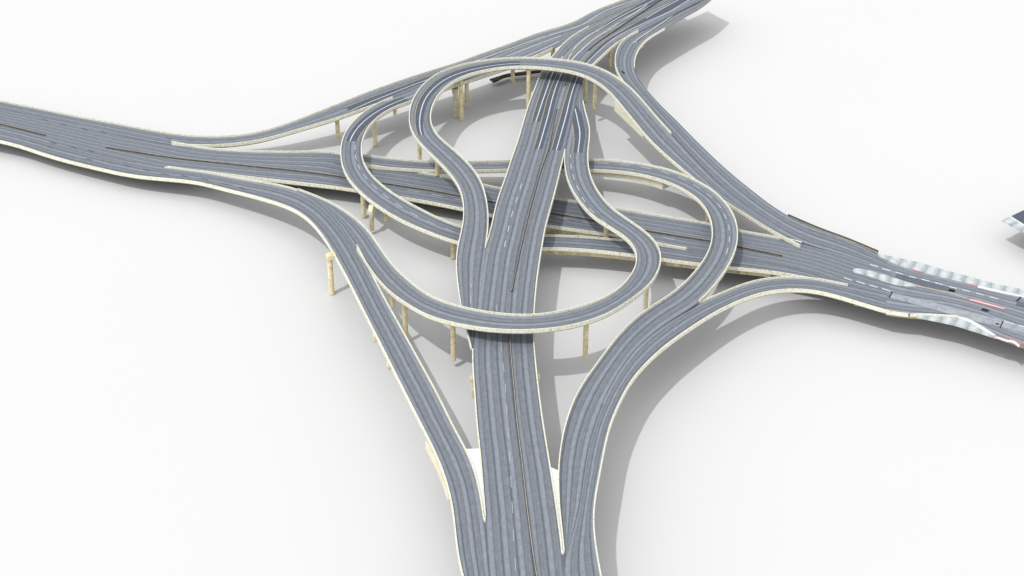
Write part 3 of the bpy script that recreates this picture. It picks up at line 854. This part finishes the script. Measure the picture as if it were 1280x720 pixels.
skirt(Hh, 'R', (903,340), (885,366), [(-6, -1.0), (0.4, -1.0), (0.4, -6.5), (-6, -6.5)], [(-6, -1.0), (0.4, -1.0), (0.4, -2.2), (-6, -2.2)], mat='girder')
skirt(B, 'R', (540,545), (568,620), [(-2.5, -0.85), (1.35, -0.85), (1.35, -4.2), (-2.5, -4.2)], [(-2.5, -0.85), (1.2, -0.85), (1.2, -2.0), (-2.5, -2.0)])
skirt(G, 'R', (668,262), (757,285), [(-6, -0.8), (0.43, -0.8), (0.43, -5.2), (-6, -5.2)], [(-6, -0.8), (0.43, -0.8), (0.43, -3.6), (-6, -3.6)], mat='girder', name='deep_girder')
skirt(E, 'L', (672,302), (968,339), [(-3, -0.8), (0.42, -0.8), (0.42, -2.5), (-3, -2.5)], [(-3, -0.8), (0.42, -0.8), (0.42, -2.2), (-3, -2.2)], mat='girder', name='deep_girder')

# ------------------------------------------------------------------ flat slabs given by their outline
def slab(name, px, z, th, mat, parent, uvdir=None):
    P3 = [unproj(x, y, z) for x, y in px]
    n = len(P3)
    V = [tuple(p) for p in P3] + [(p[0], p[1], z - th) for p in P3]
    ar = sum(P3[i][0] * P3[(i + 1) % n][1] - P3[(i + 1) % n][0] * P3[i][1] for i in range(n))
    top = tuple(range(n)) if ar > 0 else tuple(range(n))[::-1]
    Fc = [top, tuple(i + n for i in top[::-1])]
    for i in range(n):
        j = (i + 1) % n
        Fc.append((i, i + n, j + n, j))
    uv = [(v[0], v[1]) for v in V]
    return mesh_ob(name, V, Fc, mat, parent, uv)

def ribbon_slab(name, Lp, Rp, z, th, mat, parent):
    """slab between two photo polylines on the level z, with a UV map along its length"""
    l, _ = crom(np.array([unproj(x, y, z) for x, y in Lp])); r_, _ = crom(np.array([unproj(x, y, z) for x, y in Rp]))
    n = max(6, int(max(arclen(l)[-1], arclen(r_)[-1]) / 1.2))
    l, _ = resample(l, n); r_, _ = resample(r_, n)
    s = arclen((l + r_) / 2)
    V, UV, Fc = [], [], []
    for i in range(n):
        for p, u, dz_ in ((l[i], 0, 0), (r_[i], 1, 0), (r_[i], 1, -th), (l[i], 0, -th)):
            V.append((p[0], p[1], z + dz_)); UV.append((u, s[i]))
    for i in range(n - 1):
        for q in range(4):
            a, b = i * 4 + q, i * 4 + (q + 1) % 4
            Fc.append((a, a + 4, b + 4, b))
    Fc.append((0, 1, 2, 3)); Fc.append(tuple((n - 1) * 4 + q for q in (3, 2, 1, 0)))
    return mesh_ob(name, V, Fc, mat, parent, UV)

def loose(o, label, cat):
    o['label'] = label; o['category'] = cat; o['kind'] = 'thing'
    return o

loose(slab('gore_slab', [(582,561),(592,586),(598.3,610),(602.3,635),(604.5,650),(607,650.5),(605.6,635),(602.6,600),(599.6,560.5)], 21.55, 0.9, 'infill', None),
      'white wedge slab filling the gap left of the trunk road at the bottom', 'slab')
loose(slab('gore_slab', [(687.5,583.5),(692,612),(697,645),(701.5,691),(704.7,691),(703.3,672),(700,645),(698,615),(698,588)], 21.55, 0.9, 'infill', None),
      'white wedge slab filling the gap right of the trunk road at the bottom', 'slab')

# dark strip lying below the upper loop
ds = ribbon_slab('embankment_strip', [(612,98.7),(622,95.6),(634,92),(649,90),(679,87.2),(700,86)], [(617,102.2),(622.5,100),(628,97),(638,94.4),(649,93.2),(677.5,89.4),(700,88.5)], 3.0, 0.8, 'dark_olive', None)
loose(ds, 'dark olive strip lying low under the far side of the upper loop', 'embankment')

# small black mark, and a black slab painting the dark inside a gap
tri = slab('patch', [(776,87.6),(777.3,87.8),(779,89.6),(782,91.4),(779.5,91.9),(777,90.2)], Kr.zf(779, 90) + 0.03 - 0.06, 0.02, 'black', Kr.root)
slab('opening_shade', [(760,297.2),(763,292.4),(780,296.2),(780,298.8)], 8.6, 0.4, 'black', G.root)

# ------------------------------------------------------------------ street furniture and surfaces at the east end
zs = 12.0
S = Ls.root
ribbon_slab('pavement', [(1097,316.5),(1113,320),(1147,327.5),(1180,337),(1213,346),(1247,355),(1280,362),(1312,370),(1350,380)],
            [(1097,319),(1113,327),(1125,332),(1153,340),(1180,347),(1213,355),(1247,364),(1277,370),(1310,379),(1350,390)], zs + 0.15, 0.9, 'paving', S)
ribbon_slab('pavement', [(1143,392.5),(1165,394),(1197,395.5),(1213,400.5),(1227,409),(1238,416.5),(1246,421)],
            [(1143,394),(1160,398),(1180,402),(1197,406),(1213,411),(1229,416),(1246,421.5)], zs + 0.15, 0.9, 'paving', S)
ribbon_slab('kerb', [(1138,392),(1155,391.8),(1197,394)], [(1138,393),(1155,393),(1197,395.6)], zs + 0.75, 1.2, 'parapet', S)
ribbon_slab('kerb', [(1196,394.5),(1212,399),(1224,405.5),(1238,414),(1246,419.5)], [(1196,396.5),(1210,401.6),(1222,408.6),(1237,417),(1246,421)], zs + 0.3, 0.6, 'infill', S)
ribbon_slab('kerb', [(1246,419.6),(1254,422.4),(1260,424.4)], [(1246,421.4),(1254,424.4),(1260,426.2)], zs + 0.3, 0.6, 'infill', S)
ribbon_slab('red_kerb', [(1243,418.6),(1252,421.2),(1259,423.6)], [(1243,419.5),(1252,422.2),(1259,424.4)], zs + 0.34, 0.5, 'red', S)
ribbon_slab('red_kerb', [(1262,422.4),(1268,423.6),(1273,426.2),(1277,430)], [(1261,423.6),(1267,424.8),(1271.6,427.2),(1275,431)], zs + 0.34, 0.5, 'red', S)
ribbon_slab('kerb', [(1261,424.4),(1267,425.4),(1272,428.5),(1275,432)], [(1260,426),(1266,427.4),(1270,429.6),(1273,433)], zs + 0.3, 0.5, 'infill', S)
for a, b in (((1141,336.4),(1152,340)), ((1207,353.4),(1222,357.4))):
    ribbon_slab('red_kerb', [a, ((a[0]+b[0])/2, (a[1]+b[1])/2), b], [(a[0]-.6, a[1]+1), ((a[0]+b[0])/2-.6, (a[1]+b[1])/2+1), (b[0]-.6, b[1]+1)], zs + 0.22, 0.3, 'red', S)
ribbon_slab('kerb', [(1222,356.5),(1240,360.8),(1258,365),(1277,369.2),(1300,375)], [(1222,359),(1240,363.3),(1258,367.2),(1277,371),(1300,377)], zs + 0.2, 0.3, 'infill', S)
isl = ribbon_slab('traffic_island', [(1065.8,337.6),(1067,336),(1072,335.4),(1090,338.8),(1115,346.2),(1130,351),(1146,356.3)],
            [(1065.8,338.4),(1067,340),(1071,341.2),(1090,346.4),(1115,354.8),(1128,357.2),(1146,358)], zs + 0.2, 0.3, 'paving', S)
ribbon_slab('kerb', [(1146,356.4),(1170,361.5),(1190,366.5),(1210,372.4)], [(1146,357.6),(1170,362.7),(1190,367.7),(1210,373.6)], zs + 0.18, 0.3, 'median_cap', S)
ribbon_slab('red_kerb', [(1209,372.4),(1222,375),(1240,379.8),(1258,385)], [(1209,374.4),(1220,377.8),(1240,383),(1258,387)], zs + 0.2, 0.3, 'red', S)
ribbon_slab('kerb', [(1212,373.6),(1222,376),(1240,381),(1255,385.2)], [(1212,374.6),(1222,377.1),(1240,382),(1255,386)], zs + 0.24, 0.1, 'infill', S)
def dashes(segs, w):
    for (x0, y0), (x1, y1) in segs:
        V, Fc = [], []
        a, b = unproj(x0, y0, zs + 0.05), unproj(x1, y1, zs + 0.05)
        d_ = b - a; d_ /= np.linalg.norm(d_); nn_ = np.array([-d_[1], d_[0], 0]) * w / 2
        k = len(V)
        V += [a - nn_, b - nn_, b + nn_, a + nn_]; Fc.append((k, k + 1, k + 2, k + 3))
        mesh_ob('lane_marking', V, Fc, 'white', S)
c9 = lambda l: [((960 + a / 4, 250 + b / 4), (960 + c / 4, 250 + d_ / 4)) for a, b, c, d_ in l]
dashes(c9([(510,322,550,333),(570,342,612,354),(638,361,675,371),(705,380,742,390),(768,396,808,406),(835,413,875,423),(905,433,945,443),(972,449,1010,458),(1040,466,1080,476),(1107,484,1150,495)]), 0.75)
dashes(c9([(380,388,420,402),(442,406,485,420),(508,425,548,437),(570,442,614,457),(1180,605,1230,619),(1255,625,1300,638)]), 0.7)
ribbon_slab('pale_lane', [(1116,365.8),(1160,376.5),(1200,386.5),(1240,397),(1256,401),(1300,413)], [(1112.5,372),(1150,382),(1190,393.5),(1222,402.5),(1252,409),(1296,421)], zs + 0.04, 0.05, 'bus', S)
def bar(a, b, w, mat='joint', name='expansion_joint', up=0.08):
    a, b = unproj(a[0], a[1], zs + up), unproj(b[0], b[1], zs + up)
    d_ = b - a; d_ /= np.linalg.norm(d_); nn_ = np.array([-d_[1], d_[0], 0]) * w / 2
    mesh_ob(name, [a - nn_, b - nn_, b + nn_, a + nn_], [(0, 1, 2, 3)], mat, S)
bar((1115.5,364.8), (1111.5,372.2), 0.5); bar((1254,401), (1250,409.5), 0.5)
bar((1276,371), (1271,376.5), 0.7); bar((1130,372), (1134,377.3), 0.14)
slab('patched_asphalt', [(1121,341.8),(1150,349),(1192,361),(1186,364),(1160,359.5),(1140,353),(1119,346)], zs + 0.03, 0.03, 'repair', S)
slab('manhole', [(1186.5,361),(1194,362.5),(1193,365.2),(1185.5,363.8)], zs + 0.06, 0.03, 'black', S)
slab('manhole', [(1228,385),(1233,386),(1237.5,388.8),(1233,389.6),(1226,387.4)], zs + 0.06, 0.03, 'joint', S)
slab('manhole', [(1272,376.5),(1280,378),(1296,383),(1288,386),(1270,381)], zs + 0.06, 0.03, 'repair', S)
slab('manhole', [(1243.5,404.5),(1247,403.6),(1250,405.2),(1246,406)], zs + 0.07, 0.03, 'joint', S)

# railing on the north edge
rl = thing('railing', 'thin brown railing along the north edge of the east road', 'railing', tuple(unproj(1041, 292, zs)))
base = np.array([unproj(x, y, zs) for x, y in ((985,270.4),(1022.5,286.4),(1060,300.4),(1097.5,316))])
bd, _ = crom(base); bd, _ = resample(bd, 46)
tg = np.gradient(bd[:, :2], axis=0); tg /= np.linalg.norm(tg, axis=1)[:, None]
nn = np.stack([-tg[:, 1], tg[:, 0]], 1)
sweep('plinth', bd, nn, [(-0.2, -0.9), (-0.2, 0.3), (0.2, 0.3), (0.2, -0.9)], 'median_cap', rl)
for z in (1.05, 0.62):
    E2 = bd.copy(); E2[:, 2] += z
    sweep('rail', E2, nn, [(-0.12, -0.14), (-0.12, 0.14), (0.12, 0.14), (0.12, -0.14)], 'rail', rl)
for q in range(0, 46, 3):
    V, Fc = [], []
    boxm(V, Fc, (bd[q, 0], bd[q, 1], bd[q, 2] + 0.6), 0.1, 0.1, 0.6)
    mesh_ob('post', V, Fc, 'rail', rl)

# separate deck cut by the right edge of the picture
zf = 12.5
fr = thing('street_deck', 'isolated grey deck corner with a paved edge cut by the right edge of the view', 'street', tuple(unproj(1300, 280, 0)))
slab('road_surface', [(1263.5,270.2),(1280,262.4),(1330,239),(1400,280),(1330,313),(1297,292),(1280,281.5)], zf, 0.7, 'dark', fr)
ribbon_slab('pavement', [(1264,270.5),(1272,276),(1281,281.5),(1297,291),(1330,312)], [(1253,275),(1266,281.8),(1280,289),(1296,298),(1326,316)], zf + 0.15, 0.9, 'paving', fr)
ribbon_slab('kerb', [(1263.8,270.2),(1281,281),(1297,290.6)], [(1262.4,270.8),(1279.6,281.8),(1296,291.4)], zf + 0.3, 0.4, 'infill', fr)
# ------------------------------------------------------------------ light
w = bpy.data.worlds.new("World"); SC.world = w; w.use_nodes = True
wn, wl = w.node_tree.nodes, w.node_tree.links
bg = wn["Background"]
EL, AZ = math.radians(61.5), math.radians(225.0)     # the sun stands in the lower left (south-west)
sky = wn.new("ShaderNodeTexSky"); sky.sky_type = 'NISHITA'; sky.sun_disc = False; sky.air_density = 10.0; sky.dust_density = 0.0
sky.sun_elevation = EL; sky.sun_rotation = math.radians(225.0)
hs = wn.new("ShaderNodeHueSaturation"); hs.inputs["Saturation"].default_value = SAT
wl.new(sky.outputs[0], hs.inputs["Color"]); wl.new(hs.outputs[0], bg.inputs[0])
bg.inputs[1].default_value = SKY
sun = bpy.data.lights.new("sun", 'SUN'); sun.energy = SUN; sun.angle = math.radians(1.0); sun.color = (1.0, 0.996, 0.985)
so = bpy.data.objects.new("sun", sun); COL.objects.link(so)
d = Vector((math.cos(EL) * math.cos(math.radians(45)), math.cos(EL) * math.sin(math.radians(45)), -math.sin(EL)))
so.rotation_euler = d.to_track_quat('-Z', 'Y').to_euler()
so.location = (-200, -200, 400)
vs = SC.view_settings
vs.view_transform = 'Standard'; vs.look = 'None'; vs.gamma = 1.0; vs.use_curve_mapping = False
vs.exposure = EXPO
SC.render.engine = 'CYCLES'
SC.cycles.max_bounces = 6; SC.cycles.diffuse_bounces = 1
